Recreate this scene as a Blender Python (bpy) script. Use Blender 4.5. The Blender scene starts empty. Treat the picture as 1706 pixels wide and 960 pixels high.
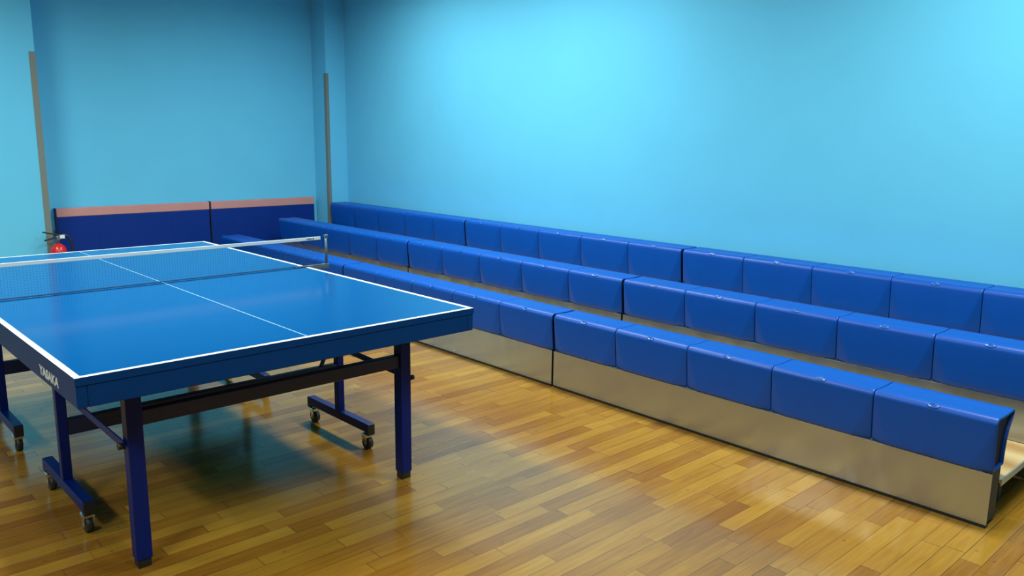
import bpy, bmesh, math, random
from mathutils import Vector, Matrix
random.seed(7)
scene = bpy.context.scene
C = scene.collection

# ------------------------------------------------------------------ camera
F_PX = 1342.2
PITCH, ROLL, YAW, CAM_H = -0.1868, 0.0122, 0.7436, 1.469
fw = Vector((math.sin(YAW)*math.cos(PITCH), math.cos(YAW)*math.cos(PITCH), math.sin(PITCH)))
rt = Vector((math.cos(YAW), -math.sin(YAW), 0))
up = rt.cross(fw)
r2 = rt*math.cos(ROLL) + up*math.sin(ROLL)
u2 = -rt*math.sin(ROLL) + up*math.cos(ROLL)
cd = bpy.data.cameras.new('camera')
cam = bpy.data.objects.new('camera', cd); C.objects.link(cam)
cam.matrix_world = Matrix(((r2.x, u2.x, -fw.x, 0), (r2.y, u2.y, -fw.y, 0), (r2.z, u2.z, -fw.z, CAM_H), (0, 0, 0, 1)))
cd.sensor_width = 36; cd.lens = F_PX/1706*36; cd.clip_start = 0.05
scene.camera = cam

# ------------------------------------------------------------------ light
scene.view_settings.view_transform = 'Standard'
scene.view_settings.look = 'None'
scene.view_settings.gamma = 1
scene.view_settings.use_curve_mapping = False
scene.view_settings.exposure = 0.0
w = bpy.data.worlds.new('world'); scene.world = w; w.use_nodes = True
w.node_tree.nodes['Background'].inputs[0].default_value = (.6, .8, 1, 1)
w.node_tree.nodes['Background'].inputs[1].default_value = 0.05
CEIL = 3.15
LAMPS = [(3.5, 4.3, .72), (3.6, 6.0, .52), (.4, 6.2, .8), (1.1, 3.5, .75), (-1.8, 4.2, .5), (-1.6, 1.0, .75), (3.6, 1.0, .8), (1.2, .3, .3)]
LAMP_W = 88
for x, y, k in LAMPS:
    ld = bpy.data.lights.new('ceiling_lamp', 'AREA'); ld.shape = 'RECTANGLE'
    ld.size = .3; ld.size_y = 1.2; ld.energy = LAMP_W*k; ld.color = (.96, 1, .93); ld.spread = math.radians(163)
    lo = bpy.data.objects.new('ceiling_lamp', ld); C.objects.link(lo)
    lo.location = (x, y, CEIL-.03)

# ------------------------------------------------------------------ materials
def new_mat(name):
    m = bpy.data.materials.new(name); m.use_nodes = True
    nt = m.node_tree
    return m, nt, nt.nodes['Principled BSDF']
def pmat(name, col, rough=.5, metal=0, spec=.5, var=0, scale=20, bump=0, bscale=200, coat=0):
    m, nt, b = new_mat(name)
    b.inputs['Base Color'].default_value = (*col, 1)
    b.inputs['Roughness'].default_value = rough
    b.inputs['Metallic'].default_value = metal
    b.inputs['Specular IOR Level'].default_value = spec
    b.inputs['Coat Weight'].default_value = coat
    tc = nt.nodes.new('ShaderNodeTexCoord')
    if var:
        n = nt.nodes.new('ShaderNodeTexNoise'); n.inputs['Scale'].default_value = scale; n.inputs['Detail'].default_value = 4
        nt.links.new(tc.outputs['Object'], n.inputs['Vector'])
        mx = nt.nodes.new('ShaderNodeMix'); mx.data_type = 'RGBA'
        mx.inputs['A'].default_value = (*[c*(1-var) for c in col], 1)
        mx.inputs['B'].default_value = (*[min(1, c*(1+var)) for c in col], 1)
        nt.links.new(n.outputs['Fac'], mx.inputs['Factor'])
        nt.links.new(mx.outputs['Result'], b.inputs['Base Color'])
    if bump:
        n = nt.nodes.new('ShaderNodeTexNoise'); n.inputs['Scale'].default_value = bscale; n.inputs['Detail'].default_value = 3
        nt.links.new(tc.outputs['Object'], n.inputs['Vector'])
        bp = nt.nodes.new('ShaderNodeBump'); bp.inputs['Strength'].default_value = bump; bp.inputs['Distance'].default_value = .002
        nt.links.new(n.outputs['Fac'], bp.inputs['Height']); nt.links.new(bp.outputs['Normal'], b.inputs['Normal'])
    return m
WALL = pmat('blue_wall_paint', (.115, .53, .80), .8, 0, .3, .04, 3, .15, 60)
CEILM = pmat('ceiling_white', (.62, .66, .68), .9)
PAD = pmat('blue_seat_vinyl', (.0, .070, .40), .38, 0, .35, .06, 12, .12, 300)
TAG = pmat('seat_tag_gloss', (.006, .095, .45), .16, 0, .8)
TOP = pmat('table_blue', (.0, .082, .29), .12, 0, .16, .04, 5, .03, 400)
LINE = pmat('line_white', (.66, .76, .75), .4)
FINE = pmat('centre_line_white', (.22, .42, .56), .4)
APRON = pmat('apron_blue', (.0, .038, .17), .45, 0, .12, .06, 20)
STEEL = pmat('frame_blue_paint', (.0, .012, .135), .4, 0, .2, .08, 20)
STEELD = pmat('crossbar_dark_paint', (.001, .009, .06), .4)
BLACK = pmat('black_plastic', (.012, .014, .016), .45)
CHROME = pmat('caster_chrome', (.75, .77, .78), .18, 1)
RUBBER = pmat('caster_rubber', (.02, .022, .022), .5)
GUARD = pmat('guard_grey', (.16, .20, .185), .5, 0, .4, .05, 10)
MATB = pmat('mat_blue', (.0, .026, .22), .55, 0, .2, .06, 6, .1, 150)
MATP = pmat('mat_pink', (.52, .26, .25), .6, 0, .3, .08, 10)
MATE = pmat('mat_edge_dark', (.004, .012, .05), .6)
RED = pmat('extinguisher_red', (.55, .015, .02), .25)
GREY = pmat('net_post_grey', (.10, .16, .20), .4, .3)
TAPE = pmat('net_tape_white', (.62, .72, .70), .6)
NETM = pmat('net_cord_blue', (.01, .05, .16), .7)
PADE = pmat('seat_pad_hollow_shade', (.002, .010, .05), .6, 0, .3)  # near-black colour paints the shade inside the hollow pad ends
ALU = pmat('aluminium_edge', (.62, .66, .62), .35, .8)
DARKF = pmat('bench_frame_black', (.006, .012, .014), .5)

def mth(nt, op, a, b=None, c=None):
    n = nt.nodes.new('ShaderNodeMath'); n.operation = op
    for i, v in enumerate((a, b, c)):
        if v is None: continue
        if isinstance(v, (int, float)): n.inputs[i].default_value = v
        else: nt.links.new(v, n.inputs[i])
    return n.outputs[0]
def wood_floor():
    m, nt, b = new_mat('parquet_floor')
    L = nt.links.new
    tc = nt.nodes.new('ShaderNodeTexCoord')
    sp = nt.nodes.new('ShaderNodeSeparateXYZ'); L(tc.outputs['Object'], sp.inputs[0])
    X, Y = sp.outputs[0], sp.outputs[1]
    ry = mth(nt, 'DIVIDE', Y, .072)
    row = mth(nt, 'FLOOR', ry); fy = mth(nt, 'FRACT', ry)
    wn = nt.nodes.new('ShaderNodeTexWhiteNoise'); wn.noise_dimensions = '1D'; L(row, wn.inputs['W'])
    ln = mth(nt, 'MULTIPLY_ADD', wn.outputs['Value'], .25, .42)
    rx = mth(nt, 'ADD', mth(nt, 'DIVIDE', X, ln), mth(nt, 'MULTIPLY', wn.outputs['Value'], 37.7))
    colx = mth(nt, 'FLOOR', rx); fx = mth(nt, 'FRACT', rx)
    cv = nt.nodes.new('ShaderNodeCombineXYZ'); L(row, cv.inputs[0]); L(colx, cv.inputs[1])
    w2 = nt.nodes.new('ShaderNodeTexWhiteNoise'); w2.noise_dimensions = '2D'; L(cv.outputs[0], w2.inputs['Vector'])
    # grain, stretched along the board, shifted per board
    gv = nt.nodes.new('ShaderNodeCombineXYZ')
    L(mth(nt, 'MULTIPLY', X, 3.0), gv.inputs[0]); L(mth(nt, 'MULTIPLY', Y, 45.), gv.inputs[1]); L(mth(nt, 'MULTIPLY', w2.outputs['Value'], 50.), gv.inputs[2])
    g = nt.nodes.new('ShaderNodeTexNoise'); g.inputs['Scale'].default_value = 1.3; g.inputs['Detail'].default_value = 5; g.inputs['Distortion'].default_value = .8
    L(gv.outputs[0], g.inputs['Vector'])
    big = nt.nodes.new('ShaderNodeTexNoise'); big.inputs['Scale'].default_value = 1.1; big.inputs['Detail'].default_value = 2
    L(tc.outputs['Object'], big.inputs['Vector'])
    f = mth(nt, 'ADD', mth(nt, 'MULTIPLY', w2.outputs['Value'], .42), mth(nt, 'MULTIPLY', g.outputs['Fac'], .55))
    f = mth(nt, 'ADD', f, mth(nt, 'MULTIPLY', mth(nt, 'SUBTRACT', big.outputs['Fac'], .5), .55))
    cr = nt.nodes.new('ShaderNodeValToRGB'); L(f, cr.inputs[0])
    e = cr.color_ramp.elements
    e[0].position = .05; e[0].color = (.165, .064, .007, 1)
    e[1].position = .95; e[1].color = (.46, .28, .040, 1)
    a = e.new(.35); a.color = (.26, .118, .012, 1)
    a = e.new(.65); a.color = (.36, .192, .021, 1)
    # seams
    sy = mth(nt, 'LESS_THAN', mth(nt, 'MINIMUM', fy, mth(nt, 'SUBTRACT', 1., fy)), .016)
    sx = mth(nt, 'LESS_THAN', mth(nt, 'MULTIPLY', mth(nt, 'MINIMUM', fx, mth(nt, 'SUBTRACT', 1., fx)), ln), .0014)
    seam = mth(nt, 'MAXIMUM', sy, sx)
    sn = nt.nodes.new('ShaderNodeTexNoise'); sn.inputs['Scale'].default_value = 5; L(tc.outputs['Object'], sn.inputs['Vector'])
    seam = mth(nt, 'MULTIPLY', seam, mth(nt, 'MULTIPLY', sn.outputs['Fac'], 1.4))
    # knots and nail marks
    vo = nt.nodes.new('ShaderNodeTexVoronoi'); vo.inputs['Scale'].default_value = 9; L(tc.outputs['Object'], vo.inputs['Vector'])
    k = mth(nt, 'MULTIPLY', mth(nt, 'LESS_THAN', vo.outputs['Distance'], .055), .45)
    dark = mth(nt, 'MAXIMUM', seam, k)
    mx = nt.nodes.new('ShaderNodeMix'); mx.data_type = 'RGBA'
    L(dark, mx.inputs['Factor']); L(cr.outputs[0], mx.inputs['A']); mx.inputs['B'].default_value = (.07, .03, .008, 1)
    L(mx.outputs['Result'], b.inputs['Base Color'])
    b.inputs['Roughness'].default_value = .2
    rn = mth(nt, 'MULTIPLY_ADD', big.outputs['Fac'], .10, .11); L(rn, b.inputs['Roughness'])
    b.inputs['Specular IOR Level'].default_value = .75
    b.inputs['Specular Tint'].default_value = (1, .90, .62, 1); b.inputs['Coat Weight'].default_value = .08; b.inputs['Coat Roughness'].default_value = .12
    bp = nt.nodes.new('ShaderNodeBump'); bp.inputs['Strength'].default_value = .25; bp.inputs['Distance'].default_value = .0015
    hh = mth(nt, 'SUBTRACT', mth(nt, 'MULTIPLY', g.outputs['Fac'], .25), seam)
    hh = mth(nt, 'ADD', hh, mth(nt, 'MULTIPLY', w2.outputs['Value'], .12))
    L(hh, bp.inputs['Height']); L(bp.outputs['Normal'], b.inputs['Normal'])
    return m
FLOOR = wood_floor()
def panel_metal():
    m, nt, b = new_mat('satin_metal_panel'); L = nt.links.new
    b.inputs['Base Color'].default_value = (.44, .49, .50, 1)
    b.inputs['Metallic'].default_value = .78; b.inputs['Roughness'].default_value = .22
    tc = nt.nodes.new('ShaderNodeTexCoord')
    mp = nt.nodes.new('ShaderNodeMapping'); mp.inputs['Scale'].default_value = (1, 3.2, 1.6); mp.inputs['Rotation'].default_value = (.5, 0, 0)
    L(tc.outputs['Object'], mp.inputs[0])
    n = nt.nodes.new('ShaderNodeTexNoise'); n.inputs['Scale'].default_value = 1.6; n.inputs['Detail'].default_value = 2
    L(mp.outputs[0], n.inputs['Vector'])
    bp = nt.nodes.new('ShaderNodeBump'); bp.inputs['Strength'].default_value = .5; bp.inputs['Distance'].default_value = .014
    L(n.outputs['Fac'], bp.inputs['Height']); L(bp.outputs['Normal'], b.inputs['Normal'])
    return m
METAL = panel_metal()
def deck_wood():
    m, nt, b = new_mat('pale_plywood'); L = nt.links.new
    tc = nt.nodes.new('ShaderNodeTexCoord')
    wv = nt.nodes.new('ShaderNodeTexWave'); wv.inputs['Scale'].default_value = 1.2; wv.inputs['Distortion'].default_value = 7; wv.inputs['Detail'].default_value = 3
    L(tc.outputs['Object'], wv.inputs['Vector'])
    cr = nt.nodes.new('ShaderNodeValToRGB'); L(wv.outputs['Fac'], cr.inputs[0])
    cr.color_ramp.elements[0].color = (.42, .25, .085, 1); cr.color_ramp.elements[1].color = (.66, .50, .24, 1)
    L(cr.outputs[0], b.inputs['Base Color']); b.inputs['Roughness'].default_value = .3
    return m
DECK = deck_wood()

# ------------------------------------------------------------------ helpers
def add_box(bm, x0, x1, y0, y1, z0, z1, bev=0, mi=0):
    vs = [bm.verts.new((x, y, z)) for x in (x0, x1) for y in (y0, y1) for z in (z0, z1)]
    q = [(0, 1, 3, 2), (4, 6, 7, 5), (0, 4, 5, 1), (2, 3, 7, 6), (0, 2, 6, 4), (1, 5, 7, 3)]
    fs = [bm.faces.new([vs[i] for i in f]) for f in q]
    for f in fs: f.material_index = mi
    if bev:
        es = list({e for f in fs for e in f.edges})
        r = bmesh.ops.bevel(bm, geom=es, offset=bev, segments=2, profile=.5, affect='EDGES', clamp_overlap=True)
        for f in r['faces']: f.material_index = mi
def add_cyl(bm, p, q, r, seg=16, r2=None, smooth=True, mi=0):
    p, q = Vector(p), Vector(q); d = (q-p).normalized()
    a = d.orthogonal().normalized(); b = d.cross(a); r2 = r if r2 is None else r2
    A = [bm.verts.new(p+(a*math.cos(t)+b*math.sin(t))*r) for t in [2*math.pi*i/seg for i in range(seg)]]
    B = [bm.verts.new(q+(a*math.cos(t)+b*math.sin(t))*r2) for t in [2*math.pi*i/seg for i in range(seg)]]
    for i in range(seg):
        f = bm.faces.new((A[i], A[(i+1) % seg], B[(i+1) % seg], B[i])); f.smooth = smooth; f.material_index = mi
    f = bm.faces.new(A[::-1]); f.material_index = mi
    f = bm.faces.new(B); f.material_index = mi
def add_bar(bm, p, q, w, h, bev=.002):
    p, q = Vector(p), Vector(q); d = q-p; L = d.length; d.normalize()
    s = d.cross(Vector((0, 0, 1)));  s = s.normalized() if s.length > 1e-4 else Vector((1, 0, 0))
    u = s.cross(d)
    t = bmesh.new(); add_box(t, 0, L, -w/2, w/2, -h/2, h/2, bev)
    M = Matrix(((d.x, s.x, u.x, p.x), (d.y, s.y, u.y, p.y), (d.z, s.z, u.z, p.z), (0, 0, 0, 1)))
    t.transform(M); tm = bpy.data.meshes.new('t'); t.to_mesh(tm); bm.from_mesh(tm); bpy.data.meshes.remove(tm); t.free()
def add_lathe(bm, cx, cy, prof, seg=24):
    rings = []
    for r, z in prof:
        rings.append([bm.verts.new((cx+r*math.cos(2*math.pi*i/seg), cy+r*math.sin(2*math.pi*i/seg), z)) for i in range(seg)])
    for a, b in zip(rings, rings[1:]):
        for i in range(seg):
            f = bm.faces.new((a[i], a[(i+1) % seg], b[(i+1) % seg], b[i])); f.smooth = True
    bm.faces.new(rings[0][::-1]); bm.faces.new(rings[-1])
def add_tube(bm, pts, r, seg=10):
    pts = [Vector(p) for p in pts]; rings = []; a = None
    for i, p in enumerate(pts):
        d = (pts[min(i+1, len(pts)-1)]-pts[max(i-1, 0)]).normalized()
        a = d.orthogonal().normalized() if a is None else (a-d*a.dot(d)).normalized()
        b = d.cross(a)
        rings.append([bm.verts.new(p+(a*math.cos(t)+b*math.sin(t))*r) for t in [2*math.pi*k/seg for k in range(seg)]])
    for A, B in zip(rings, rings[1:]):
        for k in range(seg):
            f = bm.faces.new((A[k], A[(k+1) % seg], B[(k+1) % seg], B[k])); f.smooth = True
    bm.faces.new(rings[0][::-1]); bm.faces.new(rings[-1])
def obj(name, bm, mats, parent=None):
    if callable(bm):
        f = bm; bm = bmesh.new(); f(bm)
    bmesh.ops.recalc_face_normals(bm, faces=bm.faces)
    me = bpy.data.meshes.new(name); bm.to_mesh(me); bm.free()
    for m in (mats if isinstance(mats, (list, tuple)) else [mats]): me.materials.append(m)
    o = bpy.data.objects.new(name, me); C.objects.link(o)
    if parent: o.parent = parent
    return o
def box(name, args, mat, parent=None, bev=.002):
    bm = bmesh.new(); add_box(bm, *args, bev); return obj(name, bm, mat, parent)
def tag(o, label, cat, group=None):
    o['label'] = label; o['category'] = cat
    if group: o['group'] = group
    return o
def thing(name, loc, label, cat, group=None, rz=0):
    o = bpy.data.objects.new(name, None); C.objects.link(o); o.location = loc; o.rotation_euler = (0, 0, rz)
    o.empty_display_size = .1
    return tag(o, label, cat, group)
def struct(name, args, mat, bev=0):
    o = box(name, args, mat, None, bev); o['kind'] = 'structure'; return o
def copy_tree(o, parent=None):
    c = o.copy(); C.objects.link(c); c.parent = parent
    for ch in [k for k in ORDER if k.parent == o]: copy_tree(ch, c)
    return c

# ------------------------------------------------------------------ room
XW = 4.82          # right wall
YP, YB = 8.0, 8.3  # pilaster fronts, recessed back wall
XL, YR = -6.0, -5.0
struct('floor', (XL-.1, XW+.15, YR-.1, YB+.15, -.1, 0), FLOOR)
struct('ceiling', (XL-.1, XW+.15, YR-.1, YB+.15, CEIL, CEIL+.1), CEILM)
struct('wall_right', (XW, XW+.15, YR, YB+.15, 0, CEIL), WALL)
struct('wall_back', (1.0, XW, YB, YB+.15, 0, CEIL), WALL)
struct('wall_left', (XL-.1, XL, YR, YB+.15, 0, CEIL), WALL)
struct('wall_front', (XL, XW, YR-.1, YR, 0, CEIL), WALL)
struct('pillar_left', (XL, 1.80, YP, YB, 0, CEIL), WALL)
struct('pillar_right', (4.583, XW, YP, YB, 0, CEIL), WALL)

# corner guards
def guard(bm, x, s, z1):
    # s = +1: covers a corner whose side face looks towards -x ; -1: looks towards +x
    t = .004; a = .046
    if s > 0:
        add_box(bm, x-t, x+a*.62, YP-t, YP, 0, z1, .001)
        add_box(bm, x-t, x, YP, YP+a, 0, z1, .001)
    else:
        add_box(bm, x-a, x+t, YP-t, YP, 0, z1, .001)
        add_box(bm, x, x+t, YP, YP+a, 0, z1, .001)
tag(obj('corner_guard', lambda bm: guard(bm, 1.80, -1, 2.125), GUARD), 'long grey corner guard strip on the wall edge at the left, beside the fire extinguisher', 'corner guard', 'wall corner guards')
tag(obj('corner_guard', lambda bm: guard(bm, 4.583, 1, 2.11), GUARD), 'long grey corner guard strip on the pillar beside the far bench end', 'corner guard', 'wall corner guards')

# ------------------------------------------------------------------ padded boards at the back wall
def wall_mat(x0, x1, label, x_edge):
    y0 = 8.235; t = thing('padded_board', ((x0+x1)/2, y0+.03, 0), label, 'padded board', 'blue padded boards along the back wall')
    h = (x1-x0)/2
    def body(bm):
        add_box(bm, -h+.012, h-.004, -.03, .03, .01, .686, .006)
        for k in range(1, 4):
            xx = -h+.012+(2*h-.016)*k/4
            add_cyl(bm, (xx, -.031, .03), (xx, -.031, .67), .0022, 6)
    obj('padding', body, MATB, t)
    box('top_strip', (-h+.010, h-.004, -.032, .03, .686, .764), MATP, t, .004)
    box('side_edge', (-h+.003, -h+.012, -.033, .03, .0, .766), MATE, t, .002)
    return t
wall_mat(1.895, 3.325, 'wider blue board with pink top strip, beside the fire extinguisher', 0)
wall_mat(3.327, 4.525, 'narrower blue board with pink top strip, behind the far bench ends', 1)

# ------------------------------------------------------------------ fire extinguisher
fx = thing('fire_extinguisher', (1.823, 7.915, 0), 'red fire extinguisher with black handle on the floor beside the left corner guard', 'fire extinguisher')
obj('cylinder', lambda bm: add_lathe(bm, 0, 0, [(.055, 0), (.068, .006), (.07, .02), (.07, .375), (.066, .405), (.052, .433), (.032, .450), (.02, .46)]), RED, fx)
obj('valve', lambda bm: (add_cyl(bm, (0, 0, .455), (0, 0, .525), .016), add_cyl(bm, (-.0, -.01, .500), (-.0, -.036, .500), .014, 12)), GREY, fx)
def hnd(bm):
    add_bar(bm, (.02, 0, .526), (-.115, -.01, .560), .024, .012)
    add_bar(bm, (.01, 0, .514), (-.105, -.01, .490), .022, .012)
    add_bar(bm, (-.02, 0, .52), (-.02, 0, .575), .012, .008)
obj('handle', hnd, BLACK, fx)
box('tag_card', (.012, .052, -.03, -.026, .50, .53), LINE, fx, .001)
obj('hose', lambda bm: add_tube(bm, [(.015, 0, .505), (.05, -.005, .53), (.085, -.005, .515), (.108, -.005, .46), (.11, -.005, .38), (.095, -.005, .30), (.082, -.005, .22)], .010), BLACK, fx)

fx.scale = (1, 1, 1.06)

# ------------------------------------------------------------------ padded benches
BX, RUN, RISE = 3.303, .632, .138
SY, SL, GAP = .879, 2.357, .016
NS = 5; PW = (SL-GAP)/NS
def pad_mesh(drop):
    w_ = PW-.003
    # closed profile (x back, z up); index 0.. front flap bottom -> top -> back -> underside
    T, R = .4452, .028; xf = -.008
    prof = [(xf+.005, .2245), (xf, .232)]
    for k in range(1, 9): prof.append((xf-.0015*math.sin(k/9*math.pi), .236+(T-R-.236)*k/9))
    for k in range(0, 7):
        a = math.pi/2*k/6; prof.append((xf+R-R*math.cos(a), T-R+R*math.sin(a)))
    for k in range(1, 7): prof.append((xf+R+(.178-xf-R)*k/7, T-.003*math.sin(k/7*math.pi)))
    prof += [(.180, T), (.190, T-.004), (.193, T-.014), (.188, T-.026), (.170, T-.050), (.150, T-.080), (.137, T-.115), (.130, T-.160), (.126, .2290)]
    N = len(prof)
    half_cols = [0, .002, .006, 'q', 'a', 'b', .13]
    prof = [(x, z-drop*max(0, min(1, (T-R-z)/(T-R-.236)))) if z < T-R else (x, z) for x, z in prof]
    bm = bmesh.new(); rings = []
    for side in (0, 1):
        for c in (half_cols if side == 0 else half_cols[::-1]):
            ring = []
            for i, (x, z) in enumerate(prof):
                t = max(0, min(1, (T-R-z)/(T-R-.236))) if i < 11 else 0
                ww = .014+.062*t**1.4
                d = {'q': .006+(ww-.006)*.5, 'a': ww, 'b': ww+.004}.get(c, c)
                if d == .13: d = w_*.3
                inset = .003*(1-min(1, d/.006))**2
                xx, zz = x, z
                if i < 11 and d < ww: xx += .017*t*(1-d/ww)
                dx, dz = xx-.08, zz-.36; L = math.hypot(dx, dz)
                xx -= dx/L*inset; zz -= dz/L*inset
                ring.append(bm.verts.new((xx, d if side == 0 else w_-d, zz)))
            rings.append(ring)
    for a, b in zip(rings, rings[1:]):
        for i in range(N):
            f = bm.faces.new((a[i], a[(i+1) % N], b[(i+1) % N], b[i])); f.smooth = True
    ends = [bm.faces.new(rings[0]), bm.faces.new(rings[-1][::-1])]
    bmesh.ops.recalc_face_normals(bm, faces=bm.faces)
    bmesh.ops.inset_individual(bm, faces=ends, thickness=.006, depth=0)
    bmesh.ops.inset_individual(bm, faces=ends, thickness=.001, depth=-.012)
    for f in ends: f.material_index = 1; f.smooth = False
    return bm
def oval(bm):
    M = Matrix.Rotation(-math.pi*.27, 4, 'Y')
    vs = []
    prof = [(1.0, 0), (.97, .0016), (.80, .0026), (.74, .0014), (0.3, .0016)]
    seg = 24; rings = []
    for s, h in prof:
        rings.append([bm.verts.new(M @ Vector((.010*s*math.sin(t), .024*s*math.cos(t), h))) for t in [2*math.pi*i/seg for i in range(seg)]])
    for a, b in zip(rings, rings[1:]):
        for i in range(seg):
            f = bm.faces.new((a[i], a[(i+1) % seg], b[(i+1) % seg], b[i])); f.smooth = True
    bm.faces.new(rings[0][::-1]); bm.faces.new(rings[-1])
ROWS = ['front', 'middle', 'back']
SECT = ['nearest the camera', 'in the middle of the row', 'at the far end by the back wall']
LAB = {
 (0, 0): 'blue padded bench, front row, nearest section with open dark end',
 (0, 1): 'blue padded bench, front row, middle section beside the table corner',
 (0, 2): 'blue padded bench, front row, far section behind the net post',
 (1, 0): 'blue padded bench, middle row, near section cut by the right edge',
 (1, 1): 'blue padded bench, middle row, central section between two dark gaps',
 (1, 2): 'blue padded bench, middle row, far section ending at the pink-topped boards',
 (2, 0): 'blue padded bench against the wall, near section cut by the right edge',
 (2, 1): 'blue padded bench against the wall, central section between two dark gaps',
 (2, 2): 'blue padded bench against the wall, far section beside the pillar'}
ORDER = []
def bench(row):
    t = thing('padded_bench', (BX+RUN*row, SY+[0, .007, .016][row], RISE*row), LAB[(row, 0)], 'bench', 'blue padded tiered benches')
    LN = SL-GAP; out = [t]
    def P(bm):
        add_box(bm, 0, .004, 0, LN, .014, .2225-(0, .008, .022)[row], .0005)
    out.append(obj('front_panel', P, METAL, t))
    zf = -RISE*row; DROP = (0, .008, .022)[row]
    for yy in (.93, 1.42):
        out.append(obj('rivet', lambda bm: add_cyl(bm, (-.002, yy, .030), (.001, yy, .030), .0045, 12, .005), CHROME, t))
    out.append(box('base_rail', (.003, .03, .002, LN-.002, 0, .014), DARKF, t, .001))
    for y in (.006, LN-.036):
        def E(bm):
            add_box(bm, .006, .118, y, y+.03, .014, .229, .002)
            if row: add_box(bm, .01, .06, y, y+.03, zf, .020, .002)
        out.append(obj('end_frame', E, DARKF, t))
    if row < 2:
        d = box('footboard', (.125, RUN-.006, .004, LN-.004, .150, .166), DECK, t, .001); out.append(d)
        out.append(box('edge_trim', (.125, RUN-.006, -.002, .004, .140, .168), ALU, d, .001))
        for y in (.05, LN*.5, LN-.09):
            def S(bm):
                add_box(bm, .14, RUN-.03, y, y+.04, .110, .150, .002)
                add_box(bm, .30, .34, y, y+.04, zf, .115, .002)
            out.append(obj('support', S, DARKF, t))
    pm = None
    for k in range(NS):
        if pm is None:
            p = obj('seat_pad', pad_mesh(DROP), [PAD, PADE], t); pm = p.data
            o = obj('number_tag', oval, TAG, p); om = o.data
        else:
            p = bpy.data.objects.new('seat_pad', pm); C.objects.link(p); p.parent = t
            o = bpy.data.objects.new('number_tag', om); C.objects.link(o); o.parent = p
        p.location = (0, k*PW+.0015, 0)
        o.location = (.0000, PW/2, .4370)
        out += [p, o]
    return t, out
for row in range(3):
    t, ORDER = bench(row)
    for s in (1, 2):
        c = copy_tree(t)
        c.location = (t.location.x, t.location.y+SL*s, t.location.z)
        c['label'] = LAB[(row, s)]

# ------------------------------------------------------------------ table tennis table
TW, TL = 1.525, 2.74
TT = thing('table_tennis_table', (.5873, 2.5114, 0), 'blue table tennis table with white lines on a blue rollaway frame', 'table', None, .0125)
def half(name, y0, y1, flip):
    def top(bm):
        xs = [0, .02, TW/2-.0025, TW/2+.0025, TW-.02, TW]
        ys = [y0, y0+.02, y1] if not flip else [y0, y1-.02, y1]
        z = .76
        V = [[bm.verts.new((x, y, z)) for y in ys] for x in xs]
        for i in range(5):
            for j in range(2):
                f = bm.faces.new((V[i][j], V[i+1][j], V[i+1][j+1], V[i][j+1]))
                edge = (j == 0 and not flip) or (j == 1 and flip)
                f.material_index = 1 if (i in (0, 4) or edge) else (2 if i == 2 else 0)
        B = [[bm.verts.new((x, y, z-.025)) for y in ys] for x in xs]
        def side(a, b, c, d):
            f = bm.faces.new((a, b, c, d)); f.material_index = 3
        for i in range(5):
            side(V[i][0], B[i][0], B[i+1][0], V[i+1][0]); side(V[i][2], V[i+1][2], B[i+1][2], B[i][2])
            for j in range(2):
                f = bm.faces.new((B[i][j], B[i][j+1], B[i+1][j+1], B[i+1][j])); f.material_index = 3
        for j in range(2):
            side(V[0][j], V[0][j+1], B[0][j+1], B[0][j]); side(V[5][j], B[5][j], B[5][j+1], V[5][j+1])
    obj('tabletop', top, [TOP, LINE, FINE, APRON], TT)
    a = .0025
    def ap(bm):
        add_box(bm, a, a+.03, y0+a, y1-a, .665, .735, .003); add_box(bm, TW-a-.03, TW-a, y0+a, y1-a, .665, .735, .003)
        add_box(bm, a+.03, TW-a-.03, y0+a, y0+a+.03, .665, .735, .003); add_box(bm, a+.03, TW-a-.03, y1-a-.03, y1-a, .665, .735, .003)
    obj('apron', ap, APRON, TT)
half('near', 0, 1.364, False); half('far', 1.376, TL, True)
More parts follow.
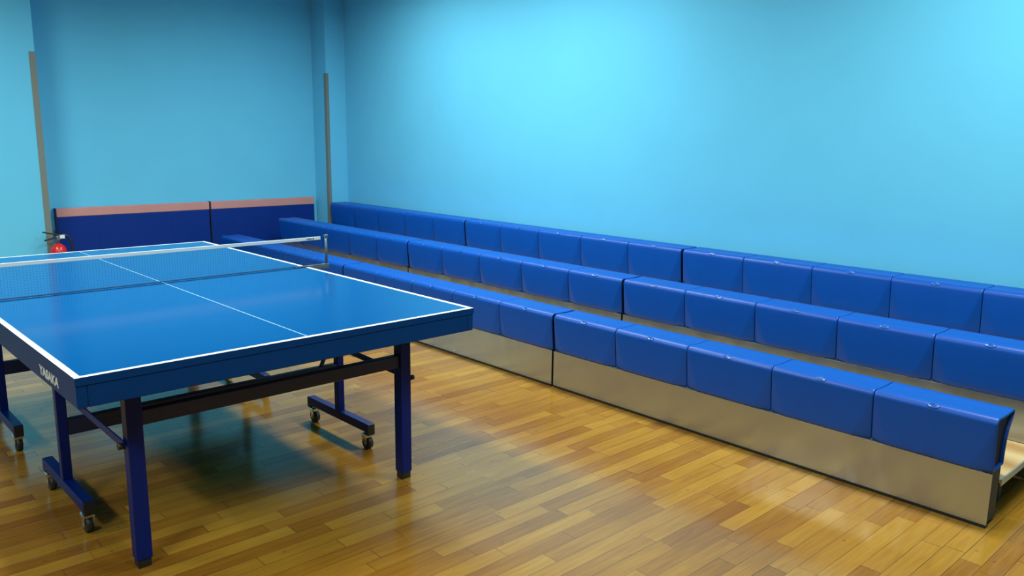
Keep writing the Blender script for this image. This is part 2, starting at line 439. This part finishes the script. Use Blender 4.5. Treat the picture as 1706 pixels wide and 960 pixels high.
for flip in (0, 1):
    m = (lambda y: TL-y) if flip else (lambda y: y)
    for s in (0, 1):
        lx = .215 if s == 0 else TW-.215+.0
        ly = m(.215)
        lg = box('leg', (lx-.026, lx+.026, ly-.026, ly+.026, .03, .735), STEEL, TT, .004)
        box('foot_cap', (lx-.022, lx+.022, ly-.022, ly+.022, 0, .03), BLACK, lg, .003)
        px = .150 if s == 0 else 1.375
        py = m(.84)
        box('wheel_post', (px-.018, px+.018, py-.018, py+.018, .125, .735), STEEL, TT, .003)
        y0, y1 = sorted((m(.565), m(1.125)))
        bb = box('base_bar', (px-.02, px+.02, y0, y1, .088, .130), STEEL, TT, .003)
        for ya in (y0-.003, y1-.030):
            box('end_plug', (px-.019, px+.019, ya, ya+.033, .074, .128), BLACK, bb)
        for cy in (m(.60), m(1.09)):
            def hs(bm):
                add_cyl(bm, (px, cy, .060), (px, cy, .088), .013)
                add_box(bm, px-.021, px+.021, cy-.020, cy+.020, .054, .076, .005)
                for q in (-1, 1):
                    add_box(bm, px+q*.015-.002, px+q*.015+.002, cy-.016, cy+.010, .024, .066, .001)
                add_cyl(bm, (px-.020, cy-.004, .030), (px+.020, cy-.004, .030), .005, 10)
            cs = obj('caster', hs, CHROME, TT)
            obj('wheel', lambda bm: add_cyl(bm, (px-.012, cy-.004, .030), (px+.012, cy-.004, .030), .030, 24), RUBBER, cs)
        # link between leg and post, with bolts
        zx = .452
        lxo = lx-.033 if s == 0 else lx+.033
        pxo = px+.010+.014 if s == 0 else px-.024
        br = obj('brace', lambda bm: add_bar(bm, (lxo, m(.205), zx-.006), (pxo, m(.86), zx+.012), .006, .028), STEEL, TT)
        q = -1 if s == 0 else 1
        obj('bolt', lambda bm: (add_cyl(bm, (lxo+q*.003, m(.21), zx-.008), (lxo+q*.020, m(.21), zx-.008), .011, 12)), BLACK, br)
        obj('stay', lambda bm: add_bar(bm, ((.250, py, .36) if s == 0 else (1.275, py, .36)), ((px+.016, py, .53) if s == 0 else (px-.016, py, .53)), .014, .016), STEELD, TT)
    obj('cross_bar', lambda bm: add_box(bm, .150+.018, 1.375-.018, m(.84)-.016, m(.84)+.016, .306, .370, .003), STEELD, TT)
    obj('cross_bar', lambda bm: add_box(bm, .215+.026, TW-.215-.026, m(.215)-.016, m(.215)+.016, .503, .556, .003), STEELD, TT)
# maker's lettering on the left side
def lettering(txt, h, width, name, mat, parent, M):
    cu = bpy.data.curves.new('txt', 'FONT'); cu.body = txt; cu.size = 1; cu.extrude = .01; cu.offset = .04
    to = bpy.data.objects.new('txt', cu); C.objects.link(to)
    bpy.context.view_layer.update()
    me = bpy.data.meshes.new_from_object(to.evaluated_get(bpy.context.evaluated_depsgraph_get()))
    bpy.data.objects.remove(to)
    xs = [v.co.x for v in me.vertices]; ys = [v.co.y for v in me.vertices]
    sx = width/(max(xs)-min(xs)); sy = h/(max(ys)-min(ys)); x0, y0 = min(xs), min(ys)
    for v in me.vertices: v.co = M @ Vector(((v.co.x-x0)*sx + (v.co.y-y0)*sy*.15, (v.co.y-y0)*sy, v.co.z*.05))
    me.materials.clear(); me.materials.append(mat); me.name = name
    o = bpy.data.objects.new(name, me); C.objects.link(o); o.parent = parent
    return o
Mt = Matrix(((0, 0, -1, .0022), (-1, 0, 0, .415), (0, 1, 0, .683), (0, 0, 0, 1)))
lettering('YASAKA', .033, .225, 'side_lettering', LINE, TT, Mt)['label'] = 'white lettering'

# ------------------------------------------------------------------ net
NT = thing('table_tennis_net', (.5873+.0, 2.5114, 0), 'dark mesh table tennis net with white top tape clamped across the blue table', 'net', None, .0125)
NY = 1.385; NX0, NX1 = -.115, 1.610; NZ0, NZ1 = .768, .918
def net(bm):
    n = int((NX1-NX0)/.0125)
    for i in range(n+1):
        x = NX0+(NX1-NX0)*i/n
        add_box(bm, x-.00028, x+.00028, NY-.00028, NY+.00028, NZ0, NZ1-.012)
    for k in range(12):
        z = NZ0+(NZ1-.014-NZ0)*k/12
        r = .00028
        add_box(bm, NX0, NX1, NY-r, NY+r, z-r, z+r)
    add_tube(bm, [(NX0, NY, NZ0), (NX0+.1, NY, NZ0-.003), (TW/2, NY, NZ0-.003), (NX1-.1, NY, NZ0-.003), (NX1, NY, NZ0)], .0024, 8)
obj('net_mesh', net, NETM, NT)
tp = obj('top_tape', lambda bm: add_box(bm, NX0, NX1, NY-.003, NY+.003, NZ1-.017, NZ1, .0015), TAPE, NT)
def marks(bm):
    for k, (a, b) in enumerate(((0, .006), (.009, .017), (.019, .026), (.029, .032), (.036, .044))):
        add_box(bm, NX1-.085+a, NX1-.085+b, NY-.0036, NY-.0028, NZ1-.012, NZ1-.005)
    add_box(bm, NX1-.085, NX1-.041, NY-.0035, NY-.0028, NZ1-.0125, NZ1-.0115)
obj('tape_marking', marks, GREY, tp)
for s in (-1, 1):
    ex = TW+.118 if s > 0 else -.118
    edge = TW if s > 0 else 0
    obj('post', lambda bm: (add_cyl(bm, (ex, NY, .752), (ex, NY, .922), .007, 14), add_box(bm, ex-.010, ex+.010, NY-.010, NY+.010, .912, .926, .003)), GREY, NT)
    def clamp(bm):
        a, b = sorted((edge-s*.075, ex+s*.010))
        add_box(bm, a, b, NY-.011, NY+.011, .7605, .7665, .001)
        a, b = sorted((edge+s*.006, ex+s*.010))
        add_box(bm, a, b, NY-.011, NY+.011, .742, .7600, .002)
        a, b = sorted((edge+s*.008, edge+s*.018))
        add_box(bm, a, b, NY-.011, NY+.011, .640, .742, .001)
        a, b = sorted((edge-s*.06, edge+s*.018))
        add_box(bm, a, b, NY-.011, NY+.011, .632, .640, .001)
    cl = obj('clamp', clamp, GREY, NT)
    obj('screw', lambda bm: (add_cyl(bm, (edge-s*.04, NY, .59), (edge-s*.04, NY, .664), .004, 10), add_cyl(bm, (edge-s*.04, NY, .58), (edge-s*.04, NY, .596), .014, 12)), BLACK, cl)
